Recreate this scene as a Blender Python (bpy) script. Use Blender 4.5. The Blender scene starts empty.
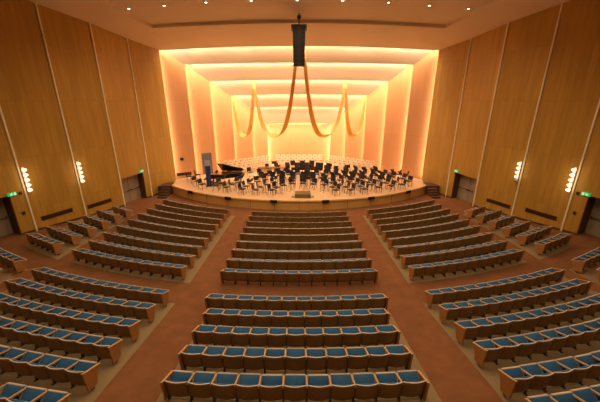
import bpy, bmesh, math, random
from mathutils import Vector, Matrix
random.seed(7)
S = bpy.context.scene
COL = S.collection
PI = math.pi
CY = 40.5            # centre of the seating arcs

# ------------------------------------------------------------------ materials
def new_mat(name):
    m = bpy.data.materials.new(name); m.use_nodes = True
    nt = m.node_tree
    return m, nt, nt.nodes['Principled BSDF']

def plain(name, col, rough=.6, metal=0., bump=0., bscale=60., vary=.12, vscale=3.0, spec=.5):
    m, nt, b = new_mat(name)
    tc = nt.nodes.new('ShaderNodeTexCoord'); n = nt.nodes.new('ShaderNodeTexNoise')
    n.inputs['Scale'].default_value = vscale; n.inputs['Detail'].default_value = 5
    nt.links.new(tc.outputs['Object'], n.inputs['Vector'])
    mx = nt.nodes.new('ShaderNodeMix'); mx.data_type = 'RGBA'
    mx.inputs[6].default_value = tuple(c*(1-vary) for c in col)+(1,)
    mx.inputs[7].default_value = tuple(min(1, c*(1+vary)) for c in col)+(1,)
    nt.links.new(n.outputs['Fac'], mx.inputs[0]); nt.links.new(mx.outputs[2], b.inputs['Base Color'])
    b.inputs['Roughness'].default_value = rough; b.inputs['Metallic'].default_value = metal
    b.inputs['Specular IOR Level'].default_value = spec
    if bump:
        n2 = nt.nodes.new('ShaderNodeTexNoise'); n2.inputs['Scale'].default_value = bscale
        nt.links.new(tc.outputs['Object'], n2.inputs['Vector'])
        bp = nt.nodes.new('ShaderNodeBump'); bp.inputs['Strength'].default_value = bump; bp.inputs['Distance'].default_value = .02
        nt.links.new(n2.outputs['Fac'], bp.inputs['Height']); nt.links.new(bp.outputs['Normal'], b.inputs['Normal'])
    return m

def wood(name, dark, light, rough=.45, grain=(14, 14, .8), panels=None, spec=.4):
    """veneer: streaky grain along z, optional veneer sheet pattern (uses object coordinates)"""
    m, nt, b = new_mat(name)
    tc = nt.nodes.new('ShaderNodeTexCoord')
    mp = nt.nodes.new('ShaderNodeMapping'); mp.inputs['Scale'].default_value = grain
    nt.links.new(tc.outputs['Object'], mp.inputs['Vector'])
    n = nt.nodes.new('ShaderNodeTexNoise'); n.inputs['Scale'].default_value = 1.0; n.inputs['Detail'].default_value = 6
    n.inputs['Roughness'].default_value = .65
    nt.links.new(mp.outputs['Vector'], n.inputs['Vector'])
    mx = nt.nodes.new('ShaderNodeMix'); mx.data_type = 'RGBA'
    mx.inputs[6].default_value = dark+(1,); mx.inputs[7].default_value = light+(1,)
    nt.links.new(n.outputs['Fac'], mx.inputs[0])
    out = mx.outputs[2]
    if panels:
        sx, sz, amt = panels
        uv = nt.nodes.new('ShaderNodeUVMap')
        br = nt.nodes.new('ShaderNodeTexBrick'); br.offset = 0.5; br.squash = 1
        br.inputs['Scale'].default_value = 1; br.inputs['Brick Width'].default_value = sx
        br.inputs['Row Height'].default_value = sz; br.inputs['Mortar Size'].default_value = .012
        br.inputs['Color1'].default_value = (1-amt,)*3+(1,); br.inputs['Color2'].default_value = (1,)*3+(1,)
        br.inputs['Mortar'].default_value = (.80,)*3+(1,)
        nt.links.new(uv.outputs['UV'], br.inputs['Vector'])
        m2 = nt.nodes.new('ShaderNodeMix'); m2.data_type = 'RGBA'; m2.blend_type = 'MULTIPLY'; m2.inputs[0].default_value = 1
        nt.links.new(out, m2.inputs[6]); nt.links.new(br.outputs['Color'], m2.inputs[7]); out = m2.outputs[2]
    nt.links.new(out, b.inputs['Base Color'])
    b.inputs['Roughness'].default_value = rough; b.inputs['Specular IOR Level'].default_value = spec
    return m

def glow(name, col, strength):
    m, nt, b = new_mat(name)
    b.inputs['Base Color'].default_value = col+(1,)
    b.inputs['Emission Color'].default_value = col+(1,); b.inputs['Emission Strength'].default_value = strength
    return m

M = dict(
    carpet=plain('rust_carpet', (.23, .10, .045), .95, bump=.5, bscale=90, vary=.30, vscale=2.2, spec=.1),
    darkcarpet=plain('dark_stair_carpet', (.12, .05, .025), .95, vary=.2),
    concrete=plain('beige_seating_floor', (.27, .20, .11), .8, vary=.12, vscale=1.2, spec=.2),
    housewall=wood('house_wall_veneer', (.34, .18, .026), (.70, .43, .085), .42, (5, 5, .35), (.43, 3.1, .13)),
    shellwall=wood('shell_wall_veneer', (.72, .325, .12), (.82, .40, .165), .45, (8, 8, .5), (1.9, 3.2, .05)),
    shellceil=plain('shell_ceiling_plaster', (.80, .60, .38), .7, vary=.03, vscale=.6),
    ceiling=plain('house_ceiling_plaster', (.86, .71, .50), .8, vary=.03, vscale=.5),
    trim=plain('pale_trim', (.96, .90, .68), .35, vary=.03),
    fascia=wood('stage_front_veneer', (.66, .40, .11), (.80, .52, .18), .45, (10, 10, 1.2), (2.6, 5, .08)),
    stagefloor=wood('stage_floor_maple', (.74, .48, .26), (.86, .60, .36), .35, (1.2, 9, 9)),
    nosing=plain('stage_edge_nosing', (.88, .64, .33), .35),
    seatwood=wood('seat_back_ply', (.19, .105, .034), (.31, .175, .058), .38, (22, 22, 3)),
    seatedge=plain('ply_edge', (.74, .64, .56), .3, vary=.08, vscale=9),
    armwood=wood('armrest_beech', (.52, .32, .15), (.68, .45, .23), .35, (5, 20, 20)),
    endwood=wood('end_panel_veneer', (.34, .155, .045), (.48, .24, .08), .4, (16, 16, 2)),
    blue=plain('blue_upholstery', (.05, .165, .36), .85, bump=.4, bscale=160, vary=.2, vscale=12, spec=.2),
    bluedark=plain('blue_upholstery_worn', (.05, .145, .25), .85, bump=.4, bscale=160, vary=.25, vscale=12, spec=.2),
    metal=plain('seat_metal', (.06, .05, .045), .45, .6),
    black=plain('black_lacquer', (.012, .012, .014), .22, vary=.05),
    blackm=plain('black_matte', (.018, .017, .02), .6, vary=.1),
    chrome=plain('chair_chrome', (.5, .48, .45), .25, .9),
    legmetal=plain('dark_chair_legs', (.06, .05, .05), .4, .5),
    gold=plain('piano_gold_plate', (.75, .42, .10), .3, .8),
    white=plain('white_keys', (.8, .78, .72), .3),
    cream=plain('cream_choir_chair', (.70, .55, .34), .5, vary=.08, vscale=4),
    goldcloth=plain('gold_cloth', (.85, .58, .16), .4, vary=.22, vscale=2.5, spec=.7),
    door=plain('grey_door_paint', (.34, .28, .20), .5, vary=.1),
    darkwood=plain('dark_jamb', (.10, .052, .018), .6),
    ventm=plain('vent_bronze', (.13, .055, .022), .5, .2),
    slot=plain('vent_black', (.01, .008, .006), .8),
    grey=plain('grey_stage_door', (.13, .13, .14), .6),
    bannerblue=plain('navy_banner_cloth', (.035, .045, .17), .7, vary=.2, vscale=5),
    bannertop=plain('pale_banner_head', (.6, .58, .62), .6),
    podium=plain('olive_podium_carpet', (.20, .14, .05), .85, vary=.15),
    rosewood=wood('rosewood_bars', (.16, .04, .02), (.28, .08, .035), .3, (30, 4, 30)),
    brass=plain('brass_resonators', (.45, .36, .18), .3, .85),
    globe=glow('sconce_glow', (1.0, .86, .66), 3.6),
    globeoff=plain('unlit_globe', (.30, .20, .10), .4),
    canlight=glow('downlight_glow', (1.0, .80, .50), 22),
    exitg=glow('exit_green', (.02, .55, .14), .9),
    exitw=glow('exit_white', (.55, 1.0, .65), 1.3),
)

_nt = M['goldcloth'].node_tree; _b = _nt.nodes['Principled BSDF']; _t = _nt.nodes.new('ShaderNodeBsdfTranslucent'); _m = _nt.nodes.new('ShaderNodeMixShader')
_t.inputs['Color'].default_value = (.9, .58, .16, 1); _m.inputs[0].default_value = .45
_nt.links.new(_b.outputs[0], _m.inputs[1]); _nt.links.new(_t.outputs[0], _m.inputs[2]); _nt.links.new(_m.outputs[0], _nt.nodes['Material Output'].inputs['Surface'])

# ------------------------------------------------------------------ helpers
def mk(name, bm, mats, parent=None, loc=None, rotz=0, smooth=False):
    me = bpy.data.meshes.new(name); bm.normal_update(); bm.to_mesh(me); bm.free()
    for m in (mats if isinstance(mats, (list, tuple)) else [mats]): me.materials.append(M[m])
    if smooth:
        for p in me.polygons: p.use_smooth = True
    o = bpy.data.objects.new(name, me); COL.objects.link(o)
    if loc: o.location = loc
    o.rotation_euler.z = rotz
    if parent: o.parent = parent
    return o

def root(name, loc=(0, 0, 0), rotz=0):
    o = bpy.data.objects.new(name, None); COL.objects.link(o)
    o.empty_display_size = .2; o.location = loc; o.rotation_euler = (0, 0, rotz); return o

def tag(o, label=None, cat=None, group=None, kind=None):
    if label: o['label'] = label
    if cat: o['category'] = cat
    if group: o['group'] = group
    if kind: o['kind'] = kind
    return o

def copy_tree(o, parent=None):
    c = o.copy(); COL.objects.link(c); c.parent = parent
    for k in KIDS.get(o.name, ()): copy_tree(k, c)
    return c
KIDS = {}
def register(o):
    ch = [x for x in COL.objects if x.parent == o]
    KIDS[o.name] = ch
    for c in ch: register(c)

def box(bm, a, b, mi=0, mat=None, bevel=0):
    r = bmesh.ops.create_cube(bm, size=1)
    vs = r['verts']
    T = Matrix.Translation([(a[i]+b[i])/2 for i in range(3)]) @ Matrix.Diagonal([b[i]-a[i] for i in range(3)]+[1])
    if mat is not None: T = mat @ T
    bmesh.ops.transform(bm, matrix=T, verts=vs)
    fs = set(f for v in vs for f in v.link_faces)
    for f in fs: f.material_index = mi
    if bevel:
        es = list(set(e for v in vs for e in v.link_edges))
        rr = bmesh.ops.bevel(bm, geom=es, offset=bevel, segments=2, affect='EDGES', profile=.5)
        for f in rr['faces']: f.material_index = mi
    return vs

def cyl(bm, p, q, r, r2=None, seg=10, mi=0, cap=True):
    p, q = Vector(p), Vector(q); d = q-p
    res = bmesh.ops.create_cone(bm, cap_ends=cap, segments=seg, radius1=r, radius2=r if r2 is None else r2, depth=d.length)
    T = Matrix.Translation((p+q)/2) @ d.to_track_quat('Z', 'Y').to_matrix().to_4x4()
    bmesh.ops.transform(bm, matrix=T, verts=res['verts'])
    for f in set(f for v in res['verts'] for f in v.link_faces): f.material_index = mi

def ball(bm, c, r, sc=(1, 1, 1), seg=14, mi=0):
    res = bmesh.ops.create_uvsphere(bm, u_segments=seg, v_segments=max(6, seg//2), radius=r)
    bmesh.ops.transform(bm, matrix=Matrix.Translation(c) @ Matrix.Diagonal(list(sc)+[1]), verts=res['verts'])
    for f in set(f for v in res['verts'] for f in v.link_faces): f.material_index = mi

def prism(bm, pts, z0, z1, mi=0, mat=None):
    """pts: outline in xy; z0/z1 may be numbers or lists"""
    n = len(pts)
    Z0 = z0 if isinstance(z0, (list, tuple)) else [z0]*n
    Z1 = z1 if isinstance(z1, (list, tuple)) else [z1]*n
    f = (lambda v: mat @ Vector(v)) if mat is not None else (lambda v: v)
    lo = [bm.verts.new(f((pts[i][0], pts[i][1], Z0[i]))) for i in range(n)]
    hi = [bm.verts.new(f((pts[i][0], pts[i][1], Z1[i]))) for i in range(n)]
    fs = [bm.faces.new(lo[::-1]), bm.faces.new(hi)]
    for i in range(n):
        j = (i+1) % n
        fs.append(bm.faces.new((lo[i], lo[j], hi[j], hi[i])))
    for x in fs: x.material_index = mi
    return fs

def planar_uv(bm):
    """u = horizontal distance along the wall, v = height"""
    uv = bm.loops.layers.uv.verify()
    for f in bm.faces:
        f.normal_update(); n = f.normal
        t = Vector((-n.y, n.x, 0))
        t = t.normalized() if t.length > 1e-4 else Vector((1, 0, 0))
        for l in f.loops: l[uv].uv = (l.vert.co.dot(t), l.vert.co.z if abs(n.z) < .9 else l.vert.co.y)

def smoothstep(a, b, x):
    t = max(0, min(1, (x-a)/(b-a))); return t*t*(3-2*t)

def y0_of(x, y): return CY-math.hypot(x, CY-y)
def zf0(y0):
    if y0 > 20.6: return -7.51-.062*(20.6-10.98)
    if y0 > 10.98: return -7.51-.062*(y0-10.98)
    if y0 > 9.3: return -7.51
    return -7.51+.175*(9.3-y0)
def zf(x, y): return zf0(y0_of(x, y))
STAGE_Z = -7.3
RS = 17.5
def front_y(x): return 21.94+RS-math.sqrt(RS*RS-min(abs(x), 13)**2)

# side wall plan (left side, mirrored for the right), from the stage backwards
WALL = [(-12.0, 28.5), (-13.09, 25.49), (-13.8, 22.42), (-14.88, 19.58), (-16.06, 16.84), (-16.33, 16.15), (-17.28, 13.8), (-18.8, 9.99), (-20.85, 4.41), (-22.13, -1.0), (-22.13, -9.0)]
def lerp(a, b, t): return tuple(a[i]+(b[i]-a[i])*t for i in range(len(a)))

# ------------------------------------------------------------------ floor
def sheet(fn_z, ulist, vlist, xy, bm, dz=0):
    g = [[bm.verts.new((*xy(u, v), fn_z(*xy(u, v))+dz)) for u in ulist] for v in vlist]
    for j in range(len(vlist)-1):
        for i in range(len(ulist)-1):
            bm.faces.new((g[j][i], g[j][i+1], g[j+1][i+1], g[j+1][i]))

bm = bmesh.new()
ylist = [-9+i*1.0 for i in range(18)]+[9.0, 9.3, 9.6, 10.2, 10.6, 10.98]+[11.5+i*.8 for i in range(24)]
sheet(zf, [-24+i*1.0 for i in range(49)], ylist, lambda u, v: (u, v), bm)
mk('floor', bm, 'carpet', smooth=True); tag(bpy.data.objects['floor'], kind='structure')

def seating_pad(name, x0, x1, ya, yb):
    """beige smooth floor under one block of seats, following the arcs"""
    bm = bmesh.new()
    nu = max(4, int((x1-x0)/.5)); nv = max(4, int((yb-ya)/.4))
    def xy(u, v):
        x = x0+(x1-x0)*u; y0 = ya+(yb-ya)*v
        return (x, CY-math.sqrt((CY-y0)**2-x*x))
    us = [i/nu for i in range(nu+1)]; vs = [i/nv for i in range(nv+1)]
    g = [[bm.verts.new((*xy(u, v), zf(*xy(u, v))+.012)) for u in us] for v in vs]
    for j in range(nv):
        for i in range(nu): bm.faces.new((g[j][i], g[j][i+1], g[j+1][i+1], g[j+1][i]))
    o = mk(name, bm, 'concrete', smooth=True); tag(o, kind='structure'); return o
seating_pad('floor_centre_rear', -3.38, 3.38, 2.6, 9.45)
seating_pad('floor_centre_front', -3.12, 3.12, 11.35, 20.1)
seating_pad('floor_left_rear', -11.9, -4.83, 2.6, 9.45)
seating_pad('floor_right_rear', 4.83, 11.9, 2.6, 9.45)
seating_pad('floor_left_front', -11.15, -4.72, 10.8, 20.1)
seating_pad('floor_right_front', 4.72, 11.15, 10.8, 20.1)
seating_pad('floor_left_side', -15.0, -11.95, 10.7, 17.2)
seating_pad('floor_right_side', 11.95, 15.0, 10.7, 17.2)
seating_pad('floor_left_side_rear', -16.5, -12.6, 5.6, 9.6)
seating_pad('floor_right_side_rear', 12.6, 16.5, 5.6, 9.6)

# ------------------------------------------------------------------ walls
DOORS = []
def wall_side(name, sgn):
    bm = bmesh.new(); tb = []
    def P(p): return (sgn*p[0]*-1, p[1]) if sgn > 0 else p
    def piece(A, B, z0, z1):
        A, B = Vector(P(A)), Vector(P(B)); d = (B-A).normalized()
        n = Vector((-d.y, d.x))
        if n.x*A.x < 0: n = -n
        q = [A, B, B+n*.12, A+n*.12]
        prism(bm, [tuple(v) for v in q], z0, z1)
    def opening(A, B, t0, t1, h, n):
        a, b = lerp(A, B, t0), lerp(A, B, t1)
        zz = min(zf(*a), zf(*b))
        piece(A, a, -9.3, 8); piece(b, B, -9.3, 8); piece(a, b, zz+h, 8)
        DOORS.append((n, P(a), P(b), zz, h))
    for i in range(len(WALL)-1):
        A, B = WALL[i], WALL[i+1]
        if i == 1: opening(A, B, .20, .95, 2.30, 'front')
        elif i == 5: opening(A, B, .0, .97, 2.42, 'rear')
        else: piece(A, B, -9.3, 8)
    planar_uv(bm)
    o = mk(name, bm, 'housewall'); tag(o, kind='structure')
wall_side('wall_left', -1); wall_side('wall_right', 1)
bm = bmesh.new(); box(bm, (-23, -9.3, -9), (23, -9.1, 9)); planar_uv(bm); tag(mk('wall_back', bm, 'housewall'), kind='structure')

# pale vertical joint strips
def zceil(x, y): return 4.1+.125*(28.5-y)
k = 0
for sgn in (-1, 1):
    for i in (1, 2, 3, 4, 7, 8):
        x, y = WALL[i]; x = x*-sgn
        bm = bmesh.new()
        dirx = -sgn
        A = Vector((WALL[i][0]*-sgn, WALL[i][1])); B = Vector((WALL[i+1][0]*-sgn, WALL[i+1][1])); d = (B-A).normalized()
        n = Vector((-d.y, d.x))
        if n.x*A.x > 0: n = -n
        q = [A-d*.04+n*-.02, A+d*.04+n*-.02, A+d*.04+n*.06, A-d*.04+n*.06]
        prism(bm, [tuple(v) for v in q], zf(x, y)-.2, zceil(x, y)+.2)
        k += 1
        tag(mk('trim_%d' % k, bm, 'trim'), kind='structure')

# baseboards
for sgn, nm in ((-1, 'baseboard_left'), (1, 'baseboard_right')):
    bm = bmesh.new()
    for i in range(len(WALL)-1):
        A, B = WALL[i], WALL[i+1]
        segs = [(0, 1)]
        if i == 1: segs = [(0, .2), (.95, 1)]
        if i == 5: segs = [(.97, 1)]
        for t0, t1 in segs:
            a, b = lerp(A, B, t0), lerp(A, B, t1)
            a, b = Vector((a[0]*-sgn, a[1])), Vector((b[0]*-sgn, b[1])); d = (b-a).normalized(); n = Vector((-d.y, d.x))
            if n.x*a.x > 0: n = -n
            za, zb = zf(*a), zf(*b)
            prism(bm, [tuple(a), tuple(b), tuple(b+n*.025), tuple(a+n*.025)], [za-.1, zb-.1, zb-.1, za-.1], [za+.13, zb+.13, zb+.13, za+.13])
    tag(mk(nm, bm, 'darkwood'), kind='structure')

# doors in their recesses
for di, (kind_, a, b, zz, h) in enumerate(DOORS):
    A, B = Vector(a), Vector(b)
    if A.x > B.x: A, B = B, A
    d = (B-A).normalized(); L = (B-A).length; n = Vector((-d.y, d.x))
    if n.x*A.x < 0: n = -n       # outwards, away from the hall
    dep = .75 if kind_ == 'rear' else .5
    T = Matrix(((d.x, n.x, 0, A.x), (d.y, n.y, 0, A.y), (0, 0, 1, zz), (0, 0, 0, 1)))
    r = bmesh.new()
    box(r, (-.12, 0.02, -.3), (0, dep+.3, h+.15), mat=T); box(r, (L, 0.02, -.3), (L+.12, dep+.3, h+.15), mat=T)
    box(r, (-.12, .125, h), (L+.12, dep+.3, h+.12), mat=T); box(r, (-.12, dep+.2, -.3), (L+.12, dep+.3, h+.1), mat=T)
    box(r, (0, .0, -.3), (L, dep+.3, -.005), 1, mat=T)
    tag(mk('trim_%d' % (20+di), r, ['darkwood', 'carpet']), kind='structure')
    dr = root('door_%d' % (di+1)); tag(dr, kind='structure')
    for s in (0, 1):
        x0 = .02+s*L/2; x1 = x0+L/2-.04
        lb = bmesh.new(); box(lb, (x0, dep+.06, .015), (x1, dep+.12, h-.02), mat=T, bevel=.008)
        leaf = mk('door_leaf', lb, 'door', dr)
        hb = bmesh.new(); zc = 1.05
        cyl(hb, T @ Vector((x0+.08, dep-.02, zc)), T @ Vector((x1-.08, dep-.02, zc)), .022)
        for xx in (x0+.1, x1-.1): box(hb, (xx-.03, dep-.03, zc-.05), (xx+.03, dep+.058, zc+.05), mat=T)
        mk('door_handle', hb, 'metal', leaf)

# ------------------------------------------------------------------ house ceiling
def zc_in(y): return 4.30+.125*(28.5-y)
inner_front = [(-10.1+20.2*i/12, 23.4-.9*math.cos((i/12-.5)*PI)) for i in range(13)]
side_in = [(-11.3, 18.6), (-13.3, 12), (-16.2, 3), (-16.2, -6)]
bm = bmesh.new()   # lower border: front band, left band, right band, rear band
outer_front = [(-12.3+24.6*i/12, 28.62-1.25*math.cos((i/12-.5)*PI)) for i in range(13)]
def quad_strip(bm, A, B, fz, up=.0):
    va = [bm.verts.new((p[0], p[1], fz(*p)+up)) for p in A]; vb = [bm.verts.new((p[0], p[1], fz(*p)+up)) for p in B]
    for i in range(len(A)-1): bm.faces.new((va[i], va[i+1], vb[i+1], vb[i]))
quad_strip(bm, outer_front, inner_front, zceil)
inl = [(-10.1, 23.4)]+side_in
outl = [(-12.3, 28.62), (-16.2, 18.6), (-18.8, 12), (-22.9, 3), (-23, -9.2)]
quad_strip(bm, outl, inl, zceil)
quad_strip(bm, [(-p[0], p[1]) for p in inl], [(-p[0], p[1]) for p in outl], zceil)
quad_strip(bm, [(-16.2, -6), (16.2, -6)], [(-23, -9.2), (23, -9.2)], zceil)
# fascia up to the raised centre
ring = inner_front+[(-x, y) for x, y in side_in]+[(x, y) for x, y in side_in[::-1]]
va = [bm.verts.new((p[0], p[1], zceil(*p))) for p in ring]; vb = [bm.verts.new((p[0], p[1], zc_in(p[1]))) for p in ring]
for i in range(len(ring)):
    j = (i+1) % len(ring); bm.faces.new((va[i], vb[i], vb[j], va[j]))
c = bm.verts.new((0, 8, zc_in(8)))
for i in range(len(ring)):
    j = (i+1) % len(ring); bm.faces.new((vb[i], c, vb[j]))
# drop edge at the stage opening
va = [bm.verts.new((p[0], p[1], zceil(*p))) for p in outer_front]; vb = [bm.verts.new((p[0], p[1], zceil(*p)+.05)) for p in outer_front]
for i in range(12): bm.faces.new((va[i], vb[i], vb[i+1], va[i+1]))
bmesh.ops.recalc_face_normals(bm, faces=bm.faces)
tag(mk('ceiling', bm, 'ceiling'), kind='structure')

# ------------------------------------------------------------------ stage shell
SX = [12.0, 10.4, 8.67, 7.0, 5.2, 3.64]
SY = [28.5, 29.85, 31.3, 32.7, 34.2, 35.5]
SZ = [4.1, 3.10, 1.76, .48, -.75, -2.54]
BOW = [1.2, .35, .22, .12, .05, 0]
def lipline(i, n=12, dy=0, dz=0, ex=0):
    out = []
    for k in range(n+1):
        t = k/n-.5; x = 2*t*(SX[i]+ex); c_ = math.cos(t*PI)
        y = SY[i]-BOW[i]*c_
        out.append((x, y+dy, SZ[i]+.12*c_*(1 if i else 0)+(.125*BOW[0]*c_ if i == 0 else 0)+dz))
    return out
dvec = Vector((8.36, 7)).normalized(); nrm = Vector((dvec.y, -dvec.x))     # inward normal of left shell wall
for i in range(5):
    bm = bmesh.new()
    A = lipline(i, dy=-.3, dz=1.05, ex=.8); B = lipline(i+1, ex=.38)
    for th, flip in ((0, 0), (.09, 1)):
        va = [bm.verts.new((x, y+th*.6, z+th)) for x, y, z in A]; vb = [bm.verts.new((x, y+th*.6*0, z+th)) for x, y, z in B]
        for k in range(12): bm.faces.new((va[k], va[k+1], vb[k+1], vb[k]))
        if th == 0: v0a, v0b = va, vb
    for k in range(12): bm.faces.new((v0b[k], v0b[k+1], vb[k+1], vb[k])); bm.faces.new((v0a[k], v0a[k+1], va[k+1], va[k]))
    bmesh.ops.recalc_face_normals(bm, faces=bm.faces)
    o = mk('ceiling_panel_%d' % (i+1), bm, 'shellceil'); tag(o, kind='structure')
    for sgn in (-1, 1):
        bm = bmesh.new()
        P0 = Vector((-SX[i], SY[i]))-nrm*.42-dvec*.25; P1 = Vector((-SX[i+1], SY[i+1]))
        pts = [P0, P1, P1-nrm*.06, P0-nrm*.06]
        pts = [(p.x*-sgn, p.y) for p in pts]
        prism(bm, pts, STAGE_Z-.1, [SZ[i]+1.1, SZ[i+1]+.04, SZ[i+1]+.04, SZ[i]+1.1])
        bmesh.ops.recalc_face_normals(bm, faces=bm.faces); planar_uv(bm)
        o = mk('wall_%s_panel_%d' % ('left' if sgn < 0 else 'right', i+1), bm, 'shellwall'); tag(o, kind='structure')
bm = bmesh.new(); box(bm, (-4.3, 35.9, STAGE_Z-.1), (4.3, 36.0, -1.6)); planar_uv(bm)
tag(mk('wall_front', bm, 'shellwall'), kind='structure')

def area(name, loc, direction, sx, sy, power, col=(1, .79, .58), along=None, spread=PI):
    l = bpy.data.lights.new(name, 'AREA'); l.shape = 'RECTANGLE'; l.size = sx; l.size_y = sy; l.energy = power; l.color = col; l.spread = spread
    o = bpy.data.objects.new(name, l); COL.objects.link(o)
    z = -Vector(direction).normalized(); x = Vector(along or (1, 0, 0)).normalized()
    y = z.cross(x).normalized(); x = y.cross(z).normalized()
    o.matrix_world = Matrix(((x.x, y.x, z.x, loc[0]), (x.y, y.y, z.y, loc[1]), (x.z, y.z, z.z, loc[2]), (0, 0, 0, 1)))
    return o
COVE = 52.0
STAGE = 34.0          # watts per metre of cove
for i in range(5):
    L = lipline(i, n=6, dy=.0, dz=.30, ex=-.08)
    for k in range(6):
        a, b = Vector(L[k]), Vector(L[k+1])
        area('cove_lamp', (a+b)/2, (0, .97, -.25), (b-a).length, .06, COVE*(b-a).length*1.25, along=b-a)
    for sgn in (-1, 1):
        P = Vector((-SX[i], SY[i]))-nrm*.13-dvec*.10
        h = SZ[i]-STAGE_Z-.2
        D = (dvec-nrm*.2)
        area('cove_lamp', (P.x*-sgn, P.y, STAGE_Z+.1+h/2), (D.x*-sgn, D.y, 0), h, .06, COVE*h*.25, (1, .83, .62), along=(0, 0, 1))
for sgn in (-1, 1):
    h = SZ[5]-STAGE_Z-.4
    area('cove_lamp', (sgn*3.86, 35.66, STAGE_Z+.2+h/2), (-sgn*1, .35, 0), h, .06, COVE*h*.5, (1, .83, .62), along=(0, 0, 1))
L = lipline(5, n=1, dy=.12, dz=.2)
area('cove_lamp', (0, 35.62, SZ[5]+.25), (0, .6, -.5), 7.2, .06, COVE*7*.5)

# ------------------------------------------------------------------ stage platform
def stage_outline(y_in=0):
    f = [(-11.55+23.1*i/24, front_y(-11.55+23.1*i/24)+y_in) for i in range(25)]
    return f+[(12.0, 28.5), (SX[5]+.3, 36.0), (-SX[5]-.3, 36.0), (-12.0, 28.5)]
bm = bmesh.new(); prism(bm, stage_outline(), STAGE_Z-.06, STAGE_Z)
o = mk('floor_stage', bm, 'stagefloor'); tag(o, kind='structure')
bm = bmesh.new(); pts = [(x, y+.05) for x, y in stage_outline()[:25]]
outl_ = pts+[(11.6, 28.4), (-11.6, 28.4)]
prism(bm, outl_, -9.0, STAGE_Z-.06); planar_uv(bm)
tag(mk('wall_stage_front', bm, 'fascia'), kind='structure')
bm = bmesh.new()
for i in range(24):
    a, b = stage_outline()[i], stage_outline()[i+1]
    box_pts = [(a[0], a[1]-.05), (b[0], b[1]-.05), (b[0], b[1]+.02), (a[0], a[1]+.02)]
    prism(bm, box_pts, STAGE_Z-.10, STAGE_Z+.012)
tag(mk('trim_30', bm, 'nosing'), kind='structure')
for i in range(2, 24, 2):
    a = stage_outline()[i]; an = math.asin(a[0]/RS); bm = bmesh.new()
    box(bm, (-.012, -.012, -.95), (.012, .06, -.11), mat=Matrix.Translation((a[0], a[1]+.05, STAGE_Z)) @ Matrix.Rotation(an, 4, 'Z'))
    tag(mk('trim_%d' % (40+i), bm, 'darkwood'), kind='structure')
# stairs at each side of the stage
for sgn in (-1, 1):
    bm = bmesh.new()
    for s in range(5):
        z1 = STAGE_Z-.17*(s+1)+.0
        y1 = 26.1-.30*s
        xa = 11.62*sgn; xb = sgn*12.35
        box(bm, (min(xa, xb), y1-.30-.0, -9), (max(xa, xb), y1, z1), 0)
        box(bm, (min(xa, xb), y1-.31, z1-.03), (max(xa, xb), y1-.26, z1+.006), 1)
    box(bm, (min(11.6*sgn, 12.7*sgn), 26.1, -9), (max(11.6*sgn, 12.7*sgn), 27.3, STAGE_Z), 0)
    st = mk('stage_stairs', bm, ['darkcarpet', 'darkwood'])
    tag(st, kind='structure')
# choir risers
def polyline_offset(off):
    # follows left shell wall, back wall, right shell wall at distance off
    a = Vector((-8.7, 31.27))+nrm*off
    # corner: intersection with y = 35.9-off
    yb = 35.9-off
    t = (yb-(a.y))/dvec.y; c_ = a+dvec*t
    return [tuple(a), tuple(c_), (-c_.x, c_.y), (-a.x, a.y)]
for k, (off, h) in enumerate(((.05, .24), (.90, .16), (1.75, .08))):
    bm = bmesh.new(); i_ = polyline_offset(off); o_ = polyline_offset(off+.85)
    prism(bm, i_+o_[::-1], STAGE_Z, STAGE_Z+h)
    bmesh.ops.recalc_face_normals(bm, faces=bm.faces)
    o = mk('floor_choir_riser', bm, 'stagefloor'); tag(o, kind='structure')

# ------------------------------------------------------------------ theatre seats
P_ = .55
def shell_bm():
    bm = bmesh.new(); nx, nz = 10, 5
    def pt(i, j, t):
        x = -.268+.536*i/nx; zt = j/nz
        top = .85-.012*(1-math.cos(x/.268*PI/2))
        z = .24+(top-.24)*zt
        y = -.055*math.cos(x/.268*PI/2)-.035*zt*zt + (.05 if t else 0)*(1)-.02
        if j == 0: y += .02
        return (x, y+(0 if not t else -.024), z)
    F = [[bm.verts.new(pt(i, j, 0)) for i in range(nx+1)] for j in range(nz+1)]
    B = [[bm.verts.new(pt(i, j, 1)) for i in range(nx+1)] for j in range(nz+1)]
    for j in range(nz):
        for i in range(nx):
            bm.faces.new((F[j][i], F[j][i+1], F[j+1][i+1], F[j+1][i])).material_index = 0
            bm.faces.new((B[j][i], B[j+1][i], B[j+1][i+1], B[j][i+1])).material_index = 0
    for i in range(nx):
        bm.faces.new((F[nz][i], F[nz][i+1], B[nz][i+1], B[nz][i])).material_index = 1
        bm.faces.new((F[0][i], B[0][i], B[0][i+1], F[0][i+1])).material_index = 0
    for j in range(nz):
        bm.faces.new((F[j][0], F[j+1][0], B[j+1][0], B[j][0])).material_index = 0
        bm.faces.new((F[j][nx], B[j][nx], B[j+1][nx], F[j+1][nx])).material_index = 0
    return bm
def pad_bm(w, l, t, crown):
    """upholstered pad in xy, thickness z, crowned top"""
    bm = bmesh.new(); box(bm, (-w/2, 0, 0), (w/2, l, t), bevel=min(.02, t*.45))
    bmesh.ops.subdivide_edges(bm, edges=[e for e in bm.edges if e.calc_length() > .15], cuts=3, use_grid_fill=True)
    for v in bm.verts:
        if v.co.z > t*.5:
            v.co.z += crown*(1-(2*v.co.x/w)**2)*(1-(2*(v.co.y-l/2)/l)**2)
    return bm
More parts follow.
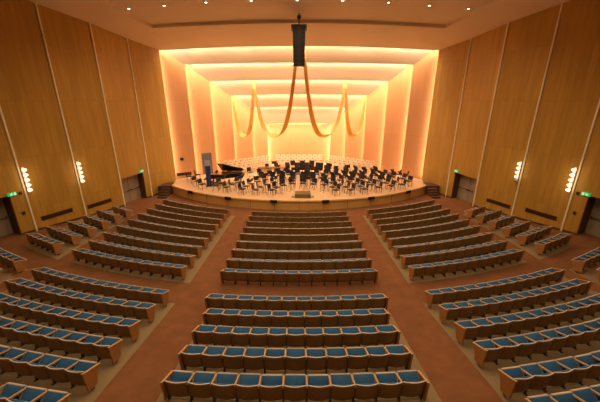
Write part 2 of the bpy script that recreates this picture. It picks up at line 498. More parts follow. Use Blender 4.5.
def seat_parts(angle):
    """returns list of (name, bmesh, mats) in seat space; origin on floor, faces +y"""
    ps = [('backrest', shell_bm(), ['seatwood', 'seatedge'])]
    b = pad_bm(.47, .36, .045, .025)
    T = Matrix.Translation((0, .0, .42)) @ Matrix.Rotation(math.radians(96), 4, 'X') @ Matrix.Scale(-1, 4, (0, 0, 1))
    bmesh.ops.transform(b, matrix=T, verts=b.verts); bmesh.ops.reverse_faces(b, faces=b.faces)
    ps.append(('back_pad', b, ['blue']))
    a = math.radians(angle); T = Matrix.Translation((0, .12, .385)) @ Matrix.Rotation(a, 4, 'X')
    b = pad_bm(.475, .36, .05, .02); bmesh.ops.transform(b, matrix=T, verts=b.verts)
    ps.append(('seat_cushion', b, ['blue']))
    b = bmesh.new(); box(b, (-.245, -.01, -.028), (.245, .37, -.003), 0, mat=T, bevel=.006); box(b, (-.235, .358, -.02), (.235, .376, .048), 0, mat=T)
    ps.append(('seat_pan', b, ['seatedge']))
    return ps
def arm_bm(x):
    bm = bmesh.new()
    prism(bm, [(-.05, .725), (.36, .575), (.385, .585), (.385, .615), (.36, .625), (-.05, .775)], x-.02, x+.02,
          mat=Matrix(((0, 0, 1, 0), (1, 0, 0, 0), (0, 1, 0, 0), (0, 0, 0, 1))))
    bmesh.ops.recalc_face_normals(bm, faces=bm.faces)
    return bm
def leg_bm(x):
    bm = bmesh.new(); box(bm, (x-.014, .02, .03), (x+.014, .16, .64)); box(bm, (x-.025, -.02, 0), (x+.025, .20, .03))
    return bm
def end_bm(x):
    bm = bmesh.new()
    prism(bm, [(-.09, .10), (.17, .10), (.26, .50), (.345, .625), (-.05, .79), (-.13, .85)], x-.022, x+.022,
          mat=Matrix(((0, 0, 1, 0), (1, 0, 0, 0), (0, 1, 0, 0), (0, 0, 0, 1))))
    bmesh.ops.recalc_face_normals(bm, faces=bm.faces)
    return bm
def end_cap_bm(x):
    bm = bmesh.new()
    prism(bm, [(.37, .62), (-.05, .795), (-.135, .855), (-.135, .87), (-.05, .815), (.37, .64)], x-.025, x+.025,
          mat=Matrix(((0, 0, 1, 0), (1, 0, 0, 0), (0, 1, 0, 0), (0, 0, 0, 1))))
    bmesh.ops.recalc_face_normals(bm, faces=bm.faces)
    return bm

SZF = .80
def zs(bm):
    bmesh.ops.scale(bm, vec=(1, 1, SZF), verts=bm.verts); return bm
def end_leg_bm(x):
    bm = bmesh.new(); box(bm, (x-.012, .0, .0), (x+.012, .10, .6)); return bm
def make_seat_proto(end, angle):
    r = root('theater_seat')
    for nm, b, ms in seat_parts(angle): mk(nm, zs(b), ms, r, smooth=nm in ('backrest', 'back_pad', 'seat_cushion'))
    if end != 'L':
        mk('armrest', zs(arm_bm(-.275)), 'armwood', r); mk('leg', zs(leg_bm(-.275)), 'metal', r)
    else:
        mk('leg', zs(end_leg_bm(-.262)), 'metal', r)
        e = mk('end_panel', zs(end_bm(-.29)), 'endwood', r); mk('panel_cap', zs(end_cap_bm(-.29)), 'armwood', e)
    if end == 'R':
        mk('leg', zs(end_leg_bm(.258)), 'metal', r)
        e = mk('end_panel', zs(end_bm(.29)), 'endwood', r); mk('panel_cap', zs(end_cap_bm(.29)), 'armwood', e)
    register(r)
    return r

B_Y = [9.15, 8.10, 7.10, 6.13, 5.15, 4.2]
A_Y = [10.98+1.07*k for k in range(9)]          # nearest first
ORD = ['first', 'second', 'third', 'fourth', 'fifth', 'sixth', 'seventh', 'eighth', 'ninth', 'tenth', 'eleventh', 'twelfth', 'thirteenth', 'fourteenth', 'fifteenth', 'sixteenth', 'seventeenth', 'eighteenth', 'nineteenth', 'twentieth',
       'twenty-first', 'twenty-second', 'twenty-third', 'twenty-fourth', 'twenty-fifth', 'twenty-sixth', 'twenty-seventh', 'twenty-eighth', 'twenty-ninth', 'thirtieth']
SEATS = []
def row(y0, xa, n, block, rowword, side, P_=.55, dx=0):
    """seats along the arc starting at |x| = xa outwards (side -1/+1), or centred (side 0)"""
    r = CY-y0
    if side == 0: th = [(-(n-1)/2+i)*P_/r for i in range(n)]
    else:
        t0 = math.asin(xa/r)
        th = [side*(t0+(i+.5)*P_/r) for i in range(n)]
    for i, t in enumerate(th):
        x, y = r*math.sin(t)+dx, CY-r*math.cos(t)
        if side == 0: end = 'L' if i == 0 else 'R' if i == n-1 else ''
        elif side > 0: end = 'L' if i == 0 else 'R' if i == n-1 else ''
        else: end = 'R' if i == 0 else 'L' if i == n-1 else ''
        if side == 0: pos = '%s from left' % ORD[i]
        else: pos = '%s from inner aisle' % ORD[i]
        SEATS.append(dict(x=x, y=y, z=zf(x, y)+.012, t=t, end=end, block=block, row=rowword, pos=pos, y0=y0))
# camera model, for leaving out what lies outside the frame
F_, TH_ = 300., math.radians(18.5)
def proj(x, y, z):
    d = y*math.cos(TH_)-z*math.sin(TH_); c = y*math.sin(TH_)+z*math.cos(TH_)
    return (299+F_*x/d, 201-F_*c/d, d) if d > .2 else (9999, 9999, -1)
bw = ['front', 'second', 'third', 'fourth', 'fifth', 'sixth']
for k, y0 in enumerate(B_Y[:5]): row(y0, 0, 12 if k == 0 else 11, 'near centre block', '%s row' % bw[k], 0, dx=-.09)
for side, nm in ((-1, 'left'), (1, 'right')):
    for k, y0 in enumerate([9.13, 8.07, 7.05, 6.1, 5.14, 4.18] if side < 0 else [9.13, 8.05, 6.98, 6.0, 4.95, 4.08]): row(y0, 5.10 if side < 0 else 4.95, 12, 'near %s block' % nm, '%s row' % bw[k], side, P_=.54)
    for k, y0 in enumerate(A_Y):
        row(y0, 5.08 if side < 0 else 4.95, 11, 'far %s block' % nm, 'rearmost row' if k == 0 else '%s row from rear' % ORD[k], side)
    for k, n in enumerate((5, 5, 4, 4, 4, 3)): row(A_Y[k], 12.32-.08*k, n, '%s wall block' % nm, 'rearmost row' if k == 0 else '%s row from rear' % ORD[k], side, P_=.53)
    for k, n in enumerate((5, 5)): row(B_Y[k]+.1, 12.75, n, 'near %s wall block' % nm, '%s row' % bw[k], side)
for k, y0 in enumerate(A_Y): row(y0, 0, 12, 'far centre block', 'rearmost row' if k == 0 else '%s row from rear' % ORD[k], 0)
vis = []
for s in SEATS:
    u, v, d = proj(s['x'], s['y'], s['z']+.75)
    if -22 < u < 622 and v < 412: s['d'] = d; vis.append(s)
vis.sort(key=lambda s: s['d'])
near, far = vis[:300], vis[300:]
PROTO = {}
ANG = [48, 54, 45, 24, 27, 22]
cursor = 0
for s in near:
    a = random.choices([0, 1, 2], [6, 3, 2])[0]+(0 if s['block'].startswith('near') or s['y0'] < 11 else 3)
    key = (s['end'], a)
    if key not in PROTO: PROTO[key] = (make_seat_proto(s['end'], ANG[a]), [False])
    pr, used = PROTO[key]
    if not used[0]: o = pr; used[0] = True
    else: o = copy_tree(pr)
    o.location = (s['x'], s['y'], s['z']); o.rotation_euler = (0, 0, s['t']+random.uniform(-.012, .012))
    tag(o, 'blue tip-up seat, %s, %s, %s' % (s['pos'], s['row'], s['block']), 'seat', 'tip-up seats in the %s' % s['block'])
# the farther seats together
def merged(seats):
    src = {}
    for end in ('', 'L', 'R'):
        parts = seat_parts(24)
        L = [(b, ms) for _, b, ms in parts]
        if end != 'L': L.append((arm_bm(-.275), ['armwood']))
        L.append((leg_bm(-.275) if end != 'L' else end_leg_bm(-.262), ['metal']))
        if end == 'L': L += [(end_bm(-.29), ['endwood']), (end_cap_bm(-.29), ['armwood'])]
        if end == 'R': L += [(end_bm(.29), ['endwood']), (end_cap_bm(.29), ['armwood'])]
        src[end] = L
    mats = ['seatwood', 'seatedge', 'blue', 'armwood', 'metal', 'endwood']
    V, Fc, Mi, Sm = [], [], [], []
    flat = {}
    for end, L in src.items():
        vs, fs, mi = [], [], []
        for b, ms in L:
            zs(b); off = len(vs); b.verts.index_update()
            vs += [v.co.copy() for v in b.verts]
            for f in b.faces: fs.append([off+v.index for v in f.verts]); mi.append(mats.index(ms[min(f.material_index, len(ms)-1)]))
            b.free()
        flat[end] = (vs, fs, mi)
    for s in seats:
        vs, fs, mi = flat[s['end']]; off = len(V)
        T = Matrix.Translation((s['x'], s['y'], s['z'])) @ Matrix.Rotation(s['t'], 4, 'Z')
        V += [tuple(T @ v) for v in vs]; Fc += [[off+i for i in f] for f in fs]; Mi += mi
    me = bpy.data.meshes.new('distant_theater_seats'); me.from_pydata(V, [], Fc)
    for m in mats: me.materials.append(M[m])
    me.polygons.foreach_set('material_index', Mi)
    me.polygons.foreach_set('use_smooth', [False]*len(Fc))
    o = bpy.data.objects.new('distant_theater_seats', me); COL.objects.link(o)
    tag(o, 'distant rows of brown wooden tip-up seats towards the stage', 'seats', kind='stuff')
merged(far)

# ------------------------------------------------------------------ wall sconces, signs, vents
def wall_frame(i, t, sgn):
    """matrix: x along the wall (towards the stage), y out of the wall into the hall, z up"""
    A, B = WALL[i+1], WALL[i]
    a = lerp(A, B, t)
    d = Vector((B[0]-A[0], B[1]-A[1])).normalized(); n = Vector((d.y, -d.x))   # left side: inward is +x
    p = Vector((a[0], a[1]))
    if sgn > 0: p.x = -p.x; d.x = -d.x; n.x = -n.x
    return Matrix(((d.x, n.x, 0, p.x), (d.y, n.y, 0, p.y), (0, 0, 1, 0), (0, 0, 0, 1)))
def sconce(i, sgn, zt, zb, lit, label):
    T = wall_frame(i-1, 0, sgn) @ Matrix.Translation((.17, 0, 0))   # at joint i
    r = root('wall_sconce', T @ Vector((0, 0, zb))); tag(r, label, 'wall light', 'stacked wall lights')
    inv = Matrix.Translation(-(T @ Vector((0, 0, zb))))
    b = bmesh.new(); box(b, (-.07, .07, zb-.15), (.07, .12, zt+.15), mat=inv @ T); mk('back_plate', b, 'trim', r)
    n = 5
    for k in range(n):
        z = zb+(zt-zb)*k/(n-1)
        on = k >= n-lit
        b = bmesh.new()
        ball(b, (0, 0, 0), .10, (1.25, .75, .82))
        bmesh.ops.transform(b, matrix=inv @ T @ Matrix.Translation((0, .23, z)), verts=b.verts)
        mk('globe', b, 'globe' if on else 'globeoff', r, smooth=True)
        if on:
            l = bpy.data.lights.new('sconce_lamp', 'POINT'); l.energy = 3; l.color = (1, .66, .32); l.shadow_soft_size = .15
            lo = bpy.data.objects.new('sconce_lamp', l); COL.objects.link(lo); lo.location = T @ Vector((0, .45, z))
sconce(4, -1, -3.78, -4.98, 5, 'column of five lit globes on the left wall beside the rear exit')
sconce(3, -1, -3.98, -5.16, 5, 'column of five lit globes on the left wall nearer the stage')
sconce(3, 1, -3.98, -5.16, 4, 'column of globes with the lowest one unlit on the right wall')
sconce(4, 1, -3.78, -4.98, 5, 'column of five lit globes on the right wall beside the rear exit')

def exit_sign(i, t, z, sgn, label):
    T = wall_frame(i, t, sgn); b = bmesh.new()
    box(b, (-.21, .0, z-.1), (.21, .07, z+.1), mat=T, bevel=.01)
    o = mk('exit_sign', b, 'exitg'); tag(o, label, 'exit sign', 'green exit signs')
    b = bmesh.new()   # running figure and doorway
    s_ = -sgn
    def q(x0, z0, x1, z1): box(b, (min(x0, x1)*1, .0705, z+min(z0, z1)), (max(x0, x1), .077, z+max(z0, z1)), mat=T)
    q(.08, -.075, .18, .075)
    q(-.04, .045, 0, .08); q(-.07, -.02, -.01, .04); q(-.12, .0, -.06, .02); q(-.01, .01, .05, .03); q(-.02, -.05, .03, -.01); q(-.10, -.07, -.05, -.02)
    mk('pictogram', b, 'exitw', o)
exit_sign(5, 1.04, -5.03, -1, 'green exit sign above the rear door in the left wall')
exit_sign(5, 1.04, -5.03, 1, 'green exit sign above the rear door in the right wall')
exit_sign(1, .74, -5.62, -1, 'green exit sign above the door left of the stage')
exit_sign(1, .74, -5.62, 1, 'green exit sign above the door right of the stage')

def vent(i, t0, t1, zrel, h, sgn, label):
    T = wall_frame(i, 0, sgn); A, B = Vector(WALL[i+1]), Vector(WALL[i]); L = (B-A).length
    p0, p1 = T @ Vector((L*t0, 0, 0)), T @ Vector((L*t1, 0, 0))
    z0, z1 = zf(p0.x, p0.y)+zrel, zf(p1.x, p1.y)+zrel
    zz = (z0+z1)/2
    b = bmesh.new(); box(b, (L*t0, .0, zz), (L*t1, .015, zz+h), 0, mat=T)
    o = mk('wall_vent', b, 'slot'); tag(o, label, 'vent', 'low wall grilles')
    b = bmesh.new(); box(b, (L*t0-.03, 0, zz-.03), (L*t1+.03, .03, zz), mat=T); box(b, (L*t0-.03, 0, zz+h), (L*t1+.03, .03, zz+h+.03), mat=T)
    n = int(L*(t1-t0)/.09)
    for k in range(n+1):
        x = L*t0+(L*(t1-t0))*k/n; box(b, (x-.014, .0, zz), (x+.014, .035, zz+h), mat=T)
    mk('grille', b, 'ventm', o)
for sgn, w in ((-1, 'left'), (1, 'right')):
    vent(3, .14, .74, .62, .22, sgn, 'long low grille in the %s wall, the one nearer the camera' % w)
    vent(2, .08, .66, .62, .22, sgn, 'long low grille in the %s wall, the one nearer the stage' % w)
for sgn, w in ((-1, 'left'), (1, 'right')):
    for (t, z, nm) in ((.68, -5.08, 'upper'), (.5, -6.25, 'lower')):
        T = wall_frame(4, t, sgn); b = bmesh.new(); box(b, (-.08, 0, z-.09), (.08, .05, z+.09), mat=T, bevel=.008)
        box(b, (-.04, .05, z-.04), (.04, .056, z+.04), 1, mat=T)
        o = mk('wall_control_box', b, ['ventm', 'slot']); tag(o, 'small dark wall box by the rear %s door, %s one' % (w, nm), 'wall box', 'small boxes on the side walls')

# vent, small speaker and doorway on the shell's left wall
def shell_frame(i, t, sgn=-1):
    P0 = Vector((-SX[i], SY[i]))-nrm*.42-dvec*.25; P1 = Vector((-SX[i+1], SY[i+1])); p = P0+(P1-P0)*t
    d = (P1-P0).normalized(); n = Vector((d.y, -d.x))
    return Matrix(((d.x, n.x, 0, p.x), (d.y, n.y, 0, p.y), (0, 0, 1, STAGE_Z), (0, 0, 0, 1)))
T = shell_frame(0, 0)
b = bmesh.new(); box(b, (.45, .0, .25), (1.85, .015, .48), mat=T); o = mk('wall_vent', b, 'slot'); tag(o, 'low grille in the first lit panel left of the stage', 'vent', 'low wall grilles')
b = bmesh.new(); box(b, (.42, 0, .22), (1.88, .03, .25), mat=T); box(b, (.42, 0, .48), (1.88, .03, .51), mat=T)
for k in range(16): box(b, (.45+k*.093-.012, 0, .25), (.45+k*.093+.012, .035, .48), mat=T)
mk('grille', b, 'ventm', o)
b = bmesh.new(); box(b, (.95, .0, 1.75), (1.25, .2, 2.0), mat=T, bevel=.02); o = mk('wall_speaker', b, 'blackm'); tag(o, 'small black speaker box on the lit wall left of the stage', 'speaker')
T = shell_frame(1, 0)
dr = root('door_5'); tag(dr, kind='structure')
b = bmesh.new(); box(b, (1.05, .005, .0), (2.05, .05, 2.2), mat=T); mk('door_leaf', b, 'grey', dr)
b = bmesh.new(); box(b, (1.15, .055, 1.0), (1.3, .10, 1.06), mat=T); mk('door_handle', b, 'chrome', dr)

# ------------------------------------------------------------------ ceiling downlights
DL = [(-10.23, 20.77), (-7.92, 20.35), (-5.35, 19.94), (-2.72, 19.74), (-0.1, 19.63), (2.47, 19.69), (5.14, 19.94), (7.66, 20.35), (10.18, 20.77)]
place = ['leftmost', 'second from the left', 'third from the left', 'fourth from the left', 'middle', 'fourth from the right', 'third from the right', 'second from the right', 'rightmost']
dl0 = None
for k, (x, y) in enumerate(DL):
    z = zc_in(y)
    if dl0 is None:
        dl0 = root('ceiling_downlight')
        b = bmesh.new(); cyl(b, (0, 0, -.03), (0, 0, .01), .13, .14, 20); mk('trim_ring', b, 'ceiling', dl0)
        b = bmesh.new(); cyl(b, (0, 0, -.045), (0, 0, -.031), .055, .055, 20); mk('lens', b, 'canlight', dl0)
        register(dl0); o = dl0
    else: o = copy_tree(dl0)
    o.location = (x, y, z)
    tag(o, 'small round ceiling downlight, %s of the row above the stage front' % place[k], 'downlight', 'ceiling downlights')
def spot(x, y, z, power, ang=140, col=(1, .72, .42), tgt=None, size=.12):
    l = bpy.data.lights.new('downlight_lamp', 'SPOT'); l.energy = power; l.spot_size = math.radians(ang); l.spot_blend = .8; l.color = col; l.shadow_soft_size = size
    o = bpy.data.objects.new('downlight_lamp', l); COL.objects.link(o); o.location = (x, y, z)
    if tgt: o.rotation_euler = (Vector(tgt)-Vector((x, y, z))).to_track_quat('-Z', 'Y').to_euler()
    return o
HOUSE = 1150
for x, y in DL: spot(x, y, zc_in(y)-.08, HOUSE*.55)
for y in (16, 12, 8, 4, 0):
    for x in (-10.5, -5.2, 0, 5.2, 10.5):
        spot(x, y, zc_in(y)-.1, HOUSE*((.90 if abs(x) < 8 else .33) if y > 6 else (.38 if y > 1 else .28)))
# down lights tucked behind the lips of the stage ceiling
for i in range(4):
    L = lipline(i, n=4, dy=.10, dz=.20, ex=-.6)
    for k in range(4):
        a, b = Vector(L[k]), Vector(L[k+1])
        area('stage_lamp', (a+b)/2, (0, -.30, -1), (b-a).length, .14, STAGE*(b-a).length, (1, .79, .60), along=b-a, spread=2.4)

# ------------------------------------------------------------------ speaker array
sp = root('line_array_speaker', (0, 21.5, 0)); tag(sp, 'black hanging line array speaker above the stage front centre', 'speaker')
ztop = 4.42
nb = 9
for k in range(nb):
    z1 = ztop-k*.255; w = .40-.004*k
    b = bmesh.new(); box(b, (-w, -.25, z1-.245), (w, .25, z1), bevel=.012)
    for sx in (-1, 1): box(b, (sx*.24-.13, -.262, z1-.215), (sx*.24+.13, -.25, z1-.03), 1)
    for sx in (-1, 1):
        for q in range(3): box(b, (sx*.24-.12, -.27, z1-.19+q*.06), (sx*.24+.12, -.262, z1-.175+q*.06), 0)
    box(b, (-.02, -.275, z1-.18), (.02, -.25, z1-.07), 2)
    mk('speaker_cabinet', b, ['blackm', 'slot', 'ventm'], sp)
b = bmesh.new(); box(b, (-.48, -.3, ztop+.02), (.48, .3, ztop+.09)); box(b, (-.48, -.3, ztop+.02), (-.42, .3, ztop-.2)); box(b, (.42, -.3, ztop+.02), (.48, .3, ztop-.2))
mk('flying_frame', b, 'blackm', sp)
b = bmesh.new(); cyl(b, (0, 0, ztop+.09), (0, 0, zc_in(21.5)+.1), .035); box(b, (-.12, -.1, zc_in(21.5)-.3), (.12, .1, zc_in(21.5)-.12)); mk('hanging_pole', b, 'blackm', sp)

# ------------------------------------------------------------------ gold swags
def swag(A, B, low, width, label, n=36):
    """cloth band hanging between A and B with its lowest point near z=low"""
    A, B = Vector(A), Vector(B); bm = bmesh.new()
    rows = []
    za, zb = A.z-low, B.z-low
    ra, rb = za**(1/3.0), zb**(1/3.0); t0 = ra/(ra+rb)
    side = Vector((0, 1, 0))
    h = (B-A); h.z = 0
    for k in range(n+1):
        t = k/n
        z = low+(A.z-low)*((t0-t)/t0)**3.0 if t < t0 else low+(B.z-low)*((t-t0)/(1-t0))**3.0
        # strands hang nearly straight near their fixing
        s = t
        p = A+h*s; p.z = z
        dn = Vector((h.y, -h.x, 0)).normalized()
        tw = .9*math.sin(PI*t)
        q = max(0, 1-abs(t-t0)*3.2)**.7; dirv = (Vector((1, 0, 0))*(1-q)+(dn*.8+Vector((0, 0, .6)))*q).normalized()
        w = width*(.5+.5*min(1, 3*t, 3*(1-t)))
        rows.append([bm.verts.new(p+dirv*w*(j/6-.5)+Vector((0, 0, .03*math.cos(j*PI)))) for j in range(7)])
    for k in range(n):
        for j in range(6): bm.faces.new((rows[k][j], rows[k][j+1], rows[k+1][j+1], rows[k+1][j]))
    ob = mk('gold_cloth_swag', bm, 'goldcloth', smooth=True); md = ob.modifiers.new('thick', 'SOLIDIFY'); md.thickness = .006
    tag(ob, label, 'drape', 'gold cloth swags under the stage ceiling')
swag((-.15, 27.6, 4.3), (-4.4, 31.15, 1.75), -3.25, .5, 'inner left gold cloth swag hanging behind the black speaker')
swag((.35, 27.6, 4.3), (4.5, 31.15, 1.75), -3.25, .5, 'inner right gold cloth swag hanging behind the black speaker')
swag((-4.4, 31.15, 1.75), (-6.85, 32.58, .42), -3.5, .5, 'outer left gold cloth swag against the left lit panels')
swag((4.5, 31.15, 1.75), (6.85, 32.58, .42), -3.5, .5, 'outer right gold cloth swag against the right lit panels')

# ------------------------------------------------------------------ stage furniture
def chair_proto():
    r = root('orchestra_chair')
    b = bmesh.new(); box(b, (-.23, -.22, .42), (.23, .22, .475), bevel=.018); mk('seat', b, 'blackm', r)
    b = bmesh.new(); box(b, (-.24, -.022, -.21), (.24, .022, .18), bevel=.015)
    bmesh.ops.transform(b, matrix=Matrix.Translation((0, -.25, .72)) @ Matrix.Rotation(.14, 4, 'X'), verts=b.verts); mk('backrest', b, 'blackm', r)
    for sx in (-1, 1):
        b = bmesh.new(); cyl(b, (sx*.21, .19, .43), (sx*.22, .23, 0), .017, seg=6); mk('leg', b, 'legmetal', r)
        b = bmesh.new(); cyl(b, (sx*.215, -.28, .85), (sx*.215, -.20, .43), .017, seg=6); cyl(b, (sx*.215, -.20, .43), (sx*.22, -.26, 0), .017, seg=6); mk('leg', b, 'legmetal', r)
    register(r); return r
def stand_proto():
    r = root('music_stand')
    b = bmesh.new(); box(b, (-.27, -.008, 0), (.27, .008, .34)); box(b, (-.27, -.07, -.01), (.27, .008, .008))
    bmesh.ops.transform(b, matrix=Matrix.Translation((0, 0, .98)) @ Matrix.Rotation(-.45, 4, 'X'), verts=b.verts); mk('desk', b, 'blackm', r)
    b = bmesh.new(); cyl(b, (0, .03, .12), (0, .03, 1.05), .014, seg=6); mk('pole', b, 'black', r)
    for k in range(3):
        a = k*2*PI/3+.5; b = bmesh.new(); cyl(b, (0, .03, .16), (math.cos(a)*.3, .03+math.sin(a)*.3, .01), .012, seg=6); mk('leg', b, 'black', r)
    register(r); return r
def cream_proto():
    r = root('choir_chair')
    b = bmesh.new(); box(b, (-.23, -.2, .42), (.23, .22, .46), bevel=.015); mk('seat', b, 'cream', r)
    b = bmesh.new(); box(b, (-.23, -.018, -.26), (.23, .018, .2), bevel=.015)
    bmesh.ops.transform(b, matrix=Matrix.Translation((0, -.23, .78)) @ Matrix.Rotation(.12, 4, 'X'), verts=b.verts); mk('backrest', b, 'cream', r)
    b = bmesh.new(); box(b, (-.09, -.20, .74), (.09, -.185, .80)); mk('hand_slot', b, 'ventm', r)
    for sx in (-1, 1):
        for y in (.18, -.2):
            b = bmesh.new(); cyl(b, (sx*.2, y, .43), (sx*.21, y*1.1, 0), .013, seg=6); mk('leg', b, 'chrome', r)
    register(r); return r
CH, ST, CR = [chair_proto(), 0], [stand_proto(), 0], [cream_proto(), 0]
def put(pr, x, y, z, rot, label, cat, group):
    o = pr[0] if not pr[1] else copy_tree(pr[0]); pr[1] = 1
    o.location = (x, y, z); o.rotation_euler = (0, 0, rot); tag(o, label, cat, group); return o
PC = (.35, 22.9)
taken = []
def free(x, y, r_=.5): return all(math.hypot(x-a, y-b) > r_ for a, b in taken)
def on_stage(x, y):
    if y < front_y(x)+.6: return False
    # inside left/right shell wall, in front of choir risers
    q = Vector((-abs(x), y))-Vector((-8.7, 31.27)); off = q.dot(nrm)
    if off < 1.2: return False
    if off < 3.0 and y > 30.0: return False
    return y < 32.9
def blocked(x, y):
    return (-8.6 < x < -4.3 and 25.75 < y < 28.7) or (-4.6 < x < -.9 and 29.25 < y < 30.5) or math.hypot(x+8.2, y-26.0) < .7 or math.hypot(x+8.6, y-27.0) < .95
arcs = [(2.5, 10, 170, 9), (3.65, 8, 172, 13), (4.8, 9, 171, 17), (5.95, 12, 168, 20), (7.1, 14, 166, 22), (8.25, 15, 165, 24), (9.4, 14, 166, 26)]
for ai, (r, a0, a1, n) in enumerate(arcs):
    items = []
    for k in range(n):
        a = math.radians(a1+(a0-a1)*k/(n-1)); rr = r+random.uniform(-.15, .15)
        x, y = PC[0]+rr*math.cos(a)*1.08, PC[1]+rr*math.sin(a)
        if on_stage(x, y) and not blocked(x, y) and free(x, y, .60): items.append((x, y, a)); taken.append((x, y))
    for k, (x, y, a) in enumerate(items):
        rot = math.atan2(PC[1]-y, PC[0]-x)-PI/2+random.uniform(-.35, .35)
        put(CH, x, y, STAGE_Z, rot, 'black orchestra chair, %s from the left in the %s arc from the podium' % (ORD[k], ORD[ai]), 'chair', 'black chairs of the orchestra')
    c = 0
    for k in range(len(items)-1):
        if k % 2 == 1 and ai < 2: continue
        x, y, a = items[k]; x2, y2, a2 = items[k+1]
        if math.hypot(x-x2, y-y2) > 2: continue
        am = (a+a2)/2; mx, my = (x+x2)/2-.6*math.cos(am), (y+y2)/2-.6*math.sin(am)
        if not free(mx, my, .47) or blocked(mx, my): continue
        if k % 2 == 1 and random.random() < .3: continue
        if ai == 0 and k == len(items)-2: continue
        taken.append((mx, my))
        rot = math.atan2(PC[1]-my, PC[0]-mx)-PI/2
        put(ST, mx, my, STAGE_Z, rot+random.uniform(-.25, .25), 'black music stand, %s from the left before the %s chair arc' % (ORD[c], ORD[ai]), 'music stand', 'music stands of the orchestra'); c += 1
for k, (x, y, rt) in enumerate(((-9.9, 28.6, -1.0), (-9.8, 27.1, -1.2), (-10.5, 27.9, -1.0))):
    if free(x, y, .4): put(CH, x, y, STAGE_Z, rt, 'spare black chair %s by the left stage wall' % ('in front of the others', 'in the middle of the three', 'hard')[k] if k < 2 else 'spare black chair closest to the left stage wall', 'chair', 'spare black chairs at the sides')
for k, (x, y, rt) in enumerate(((8.3, 25.9, 1.2), (9.0, 26.6, 1.0), (9.6, 27.2, 1.3), (8.9, 27.6, .9))):
    if not free(x, y, .5): continue
    taken.append((x, y))
    put(CH, x, y, STAGE_Z, rt, 'black chair in the dark cluster at the right stage end, %s' % ('nearest the edge', 'second from the edge', 'nearest the wall', 'innermost')[k], 'chair', 'black chairs of the orchestra')
    if free(x-.6, y-.1, .35): put(ST, x-.6, y-.1, STAGE_Z, rt, 'black music stand beside the chair cluster at the right stage end, %s' % ('nearest the edge', 'second from the edge', 'nearest the wall', 'innermost')[k], 'music stand', 'music stands of the orchestra')
for k, (x, y) in enumerate(((9.1, 29.3), (9.7, 28.8), (10.3, 28.35))):
    put(CH, x, y, STAGE_Z, .95, 'spare black chair by the right stage wall, %s of three' % ('farthest back', 'middle', 'nearest')[k], 'chair', 'spare black chairs at the sides')

# choir chairs on the risers
for ri, (off, h) in enumerate(((.48, .24), (1.33, .16), (2.18, .08))):
    a, c1, c2, e = [Vector(p) for p in polyline_offset(off)]
    rowname = ('back', 'middle', 'front')[ri]
    cnt = 0
    pts = []
    d1 = c1-a; L1 = d1.length-.35; n1 = int(L1/.6)
    for k in range(1, n1): pts.append((a+d1.normalized()*(.3+k*.6), math.atan2(nrm.y, nrm.x)-PI/2))
    L2 = (c2-c1).length-.3; n2 = int(L2/.6)
    for k in range(n2): pts.append((c1+Vector((1, 0))*(.15+(L2)*(k+.5)/n2), PI))
    pts += [(Vector((-p.x, p.y)), -r_) for p, r_ in pts[:n1-1][::-1]]
    for p, r_ in pts:
        put(CR, p.x, p.y, STAGE_Z+h, r_, 'cream choir chair, %s from the left in the %s riser row' % (ORD[cnt] if cnt < 30 else 'last', rowname), 'chair', 'cream choir chairs on the risers'); cnt += 1

# grand piano: keyboard to the left, lid open towards the hall
pn = root('grand_piano', (-6.55, 26.9, STAGE_Z), -.06); tag(pn, 'black concert grand piano with raised lid at the left of the stage', 'piano')
out = [(-1.35, -.75), (-1.35, .75), (.9, .75), (1.2, .68), (1.38, .48), (1.38, .25), (1.2, .05), (.75, -.12), (.3, -.35), (-.1, -.65), (-.45, -.75)]
b = bmesh.new(); prism(b, out, .62, 1.0); bmesh.ops.recalc_face_normals(b, faces=b.faces); mk('body', b, 'black', pn)
b = bmesh.new(); prism(b, [(x*.94-.0, y*.92) for x, y in out if x > -1.0 or True], 1.001, 1.012); bmesh.ops.recalc_face_normals(b, faces=b.faces); mk('soundboard', b, 'gold', pn)
ang = math.radians(38)
b = bmesh.new(); lid = [(x, y) for x, y in out if x > -.9]; lid = [(-.75, -.75), (-.75, .75)]+[p for p in out if p[0] > -.7]
T = Matrix.Translation((0, .75, 1.02)) @ Matrix.Rotation(-ang, 4, 'X') @ Matrix.Translation((0, -.75, 0))
prism(b, lid, 0, .025, mat=T); bmesh.ops.recalc_face_normals(b, faces=b.faces); mk('lid', b, 'black', pn)
b = bmesh.new(); cyl(b, (.05, -.45, 1.0), (-.05, -.38, 1.02+1.13*math.sin(ang)), .014); mk('lid_prop', b, 'black', pn)
b = bmesh.new(); box(b, (-1.62, -.74, .62), (-1.35, .74, .74)); mk('key_bed', b, 'black', pn)
b = bmesh.new(); box(b, (-1.58, -.66, .74), (-1.42, .66, .76)); mk('keyboard', b, 'white', pn)
b = bmesh.new(); box(b, (-1.0, -.35, 1.0), (-.96, .35, 1.25)); mk('music_desk', b, 'black', pn)
for x, y in ((-1.15, -.6), (-1.15, .6), (1.1, .35)):
    b = bmesh.new(); cyl(b, (x, y, .08), (x, y, .62), .045, .075); cyl(b, (x-.03, y, .04), (x+.03, y, .04), .04); mk('leg', b, 'black', pn)
b = bmesh.new(); box(b, (-1.25, -.12, .06), (-1.1, .12, .12)); cyl(b, (-1.15, -.08, .1), (-1.15, -.08, .62), .015); cyl(b, (-1.15, .08, .1), (-1.15, .08, .62), .015); mk('pedal_lyre', b, 'black', pn)
bn = root('piano_bench', (-8.55, 27.0, STAGE_Z)); tag(bn, 'black padded bench at the piano keyboard', 'bench')
b = bmesh.new(); box(b, (-.18, -.4, .42), (.18, .4, .5), bevel=.02); mk('seat', b, 'blackm', bn)
for x in (-.14, .14):
    for y in (-.34, .34): b = bmesh.new(); cyl(b, (x, y, 0), (x, y, .43), .02, seg=6); mk('leg', b, 'black', bn)

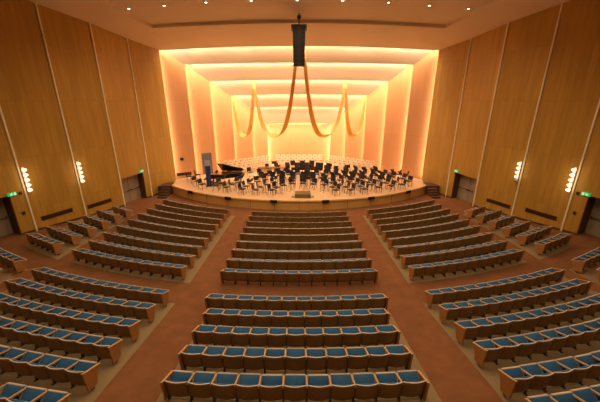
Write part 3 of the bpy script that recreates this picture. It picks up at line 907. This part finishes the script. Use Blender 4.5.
# tall blue roll-up banner
br = root('roll_up_banner', (-8.05, 26.0, STAGE_Z), .1); tag(br, 'tall narrow navy blue banner with pale top beside the piano', 'banner')
b = bmesh.new(); box(b, (-.22, -.01, .06), (.22, .01, 1.85)); mk('banner_cloth', b, 'bannerblue', br)
b = bmesh.new(); box(b, (-.22, -.012, 1.85), (.22, .01, 2.35)); mk('banner_head', b, 'bannertop', br)
b = bmesh.new(); box(b, (-.26, -.12, 0), (.26, .12, .07), bevel=.01); mk('base', b, 'blackm', br)
b = bmesh.new(); cyl(b, (0, .03, .05), (0, .03, 2.36), .012); mk('pole', b, 'chrome', br)

# conductor's podium
pd = root('conductor_podium', (PC[0]-.05, 22.95, STAGE_Z)); tag(pd, 'low olive conductor podium with side steps at the stage front', 'podium')
b = bmesh.new(); box(b, (-.62, -.42, 0), (.62, .5, .32), bevel=.015); mk('platform', b, 'podium', pd)
for sx in (-1, 1):
    b = bmesh.new(); box(b, (sx*.64 if sx > 0 else -.9, -.3, 0), (.9 if sx > 0 else -.64, .4, .16), bevel=.01); mk('step', b, 'cream', pd)
cs = put(ST, PC[0], 24.05, STAGE_Z, PI, 'music stand of the conductor just behind the podium', 'music stand', 'music stands of the orchestra')

# marimba
mr = root('marimba', (-2.75, 29.85, STAGE_Z)); tag(mr, 'long marimba with hanging resonator tubes behind the left orchestra chairs', 'marimba')
b = bmesh.new()
for k in range(40):
    x = -1.25+k*.0625; L = .32-.15*k/40; box(b, (x-.026, -L-.02, .9), (x+.026, .0, .925))
    if k % 7 not in (2, 6): box(b, (x+.008, .03, .93), (x+.054, .03+L*.9, .955))
mk('tone_bars', b, 'rosewood', mr)
b = bmesh.new(); box(b, (-1.35, -.40, .84), (-1.29, .36, .9)); box(b, (1.29, -.25, .84), (1.35, .3, .9)); box(b, (-1.3, -.2, .85), (1.3, -.17, .88)); box(b, (-1.3, .14, .85), (1.3, .17, .88)); mk('frame', b, 'blackm', mr)
b = bmesh.new()
for k in range(38):
    x = -1.22+k*.0652; L = .25+.42*abs((k-19)/19)**1.3; cyl(b, (x, -.22, .84-L), (x, -.22, .84), .024, seg=8)
mk('resonator', b, 'brass', mr)
for sx in (-1.32, 1.32):
    b = bmesh.new(); box(b, (sx-.03, -.35, .0), (sx+.03, .3, .07)); box(b, (sx-.03, -.05, .05), (sx+.03, .02, .85)); mk('leg', b, 'blackm', mr)

# black footlight boxes along the stage edge
for k, x in enumerate((-9.2, -5.65, -1.95, 2.05, 5.75, 9.3)):
    y = front_y(x); a = math.asin(x/RS)
    b = bmesh.new(); box(b, (-.27, -.16, -.20), (.27, -.055, .03), bevel=.01); box(b, (-.24, -.165, -.15), (.24, -.16, -.0), 1)
    o = mk('stage_edge_box', b, ['blackm', 'slot'], loc=(x, y, STAGE_Z), rotz=a)
    tag(o, 'small black box on the stage edge, %s' % ('leftmost', 'second from the left', 'just left of the podium', 'just right of the podium', 'second from the right', 'rightmost')[k], 'box', 'black boxes along the stage edge')

# ------------------------------------------------------------------ camera and world
cam = bpy.data.cameras.new('camera'); co = bpy.data.objects.new('camera', cam); COL.objects.link(co)
cam.sensor_width = 36; cam.lens = 18.0; cam.shift_x = 1/600; cam.clip_end = 200
co.location = (0, 0, 0); co.rotation_euler = (PI/2-TH_, 0, 0); S.camera = co
w = bpy.data.worlds.new('world'); S.world = w; w.use_nodes = True
w.node_tree.nodes['Background'].inputs[0].default_value = (1, .7, .45, 1); w.node_tree.nodes['Background'].inputs[1].default_value = .0
S.view_settings.view_transform = 'Standard'; S.view_settings.look = 'None'; S.view_settings.gamma = 1; S.view_settings.use_curve_mapping = False
S.view_settings.exposure = -1.0
S.cycles.use_denoising = True
S.cycles.max_bounces = 8; S.cycles.diffuse_bounces = 5; S.cycles.sample_clamp_indirect = 8
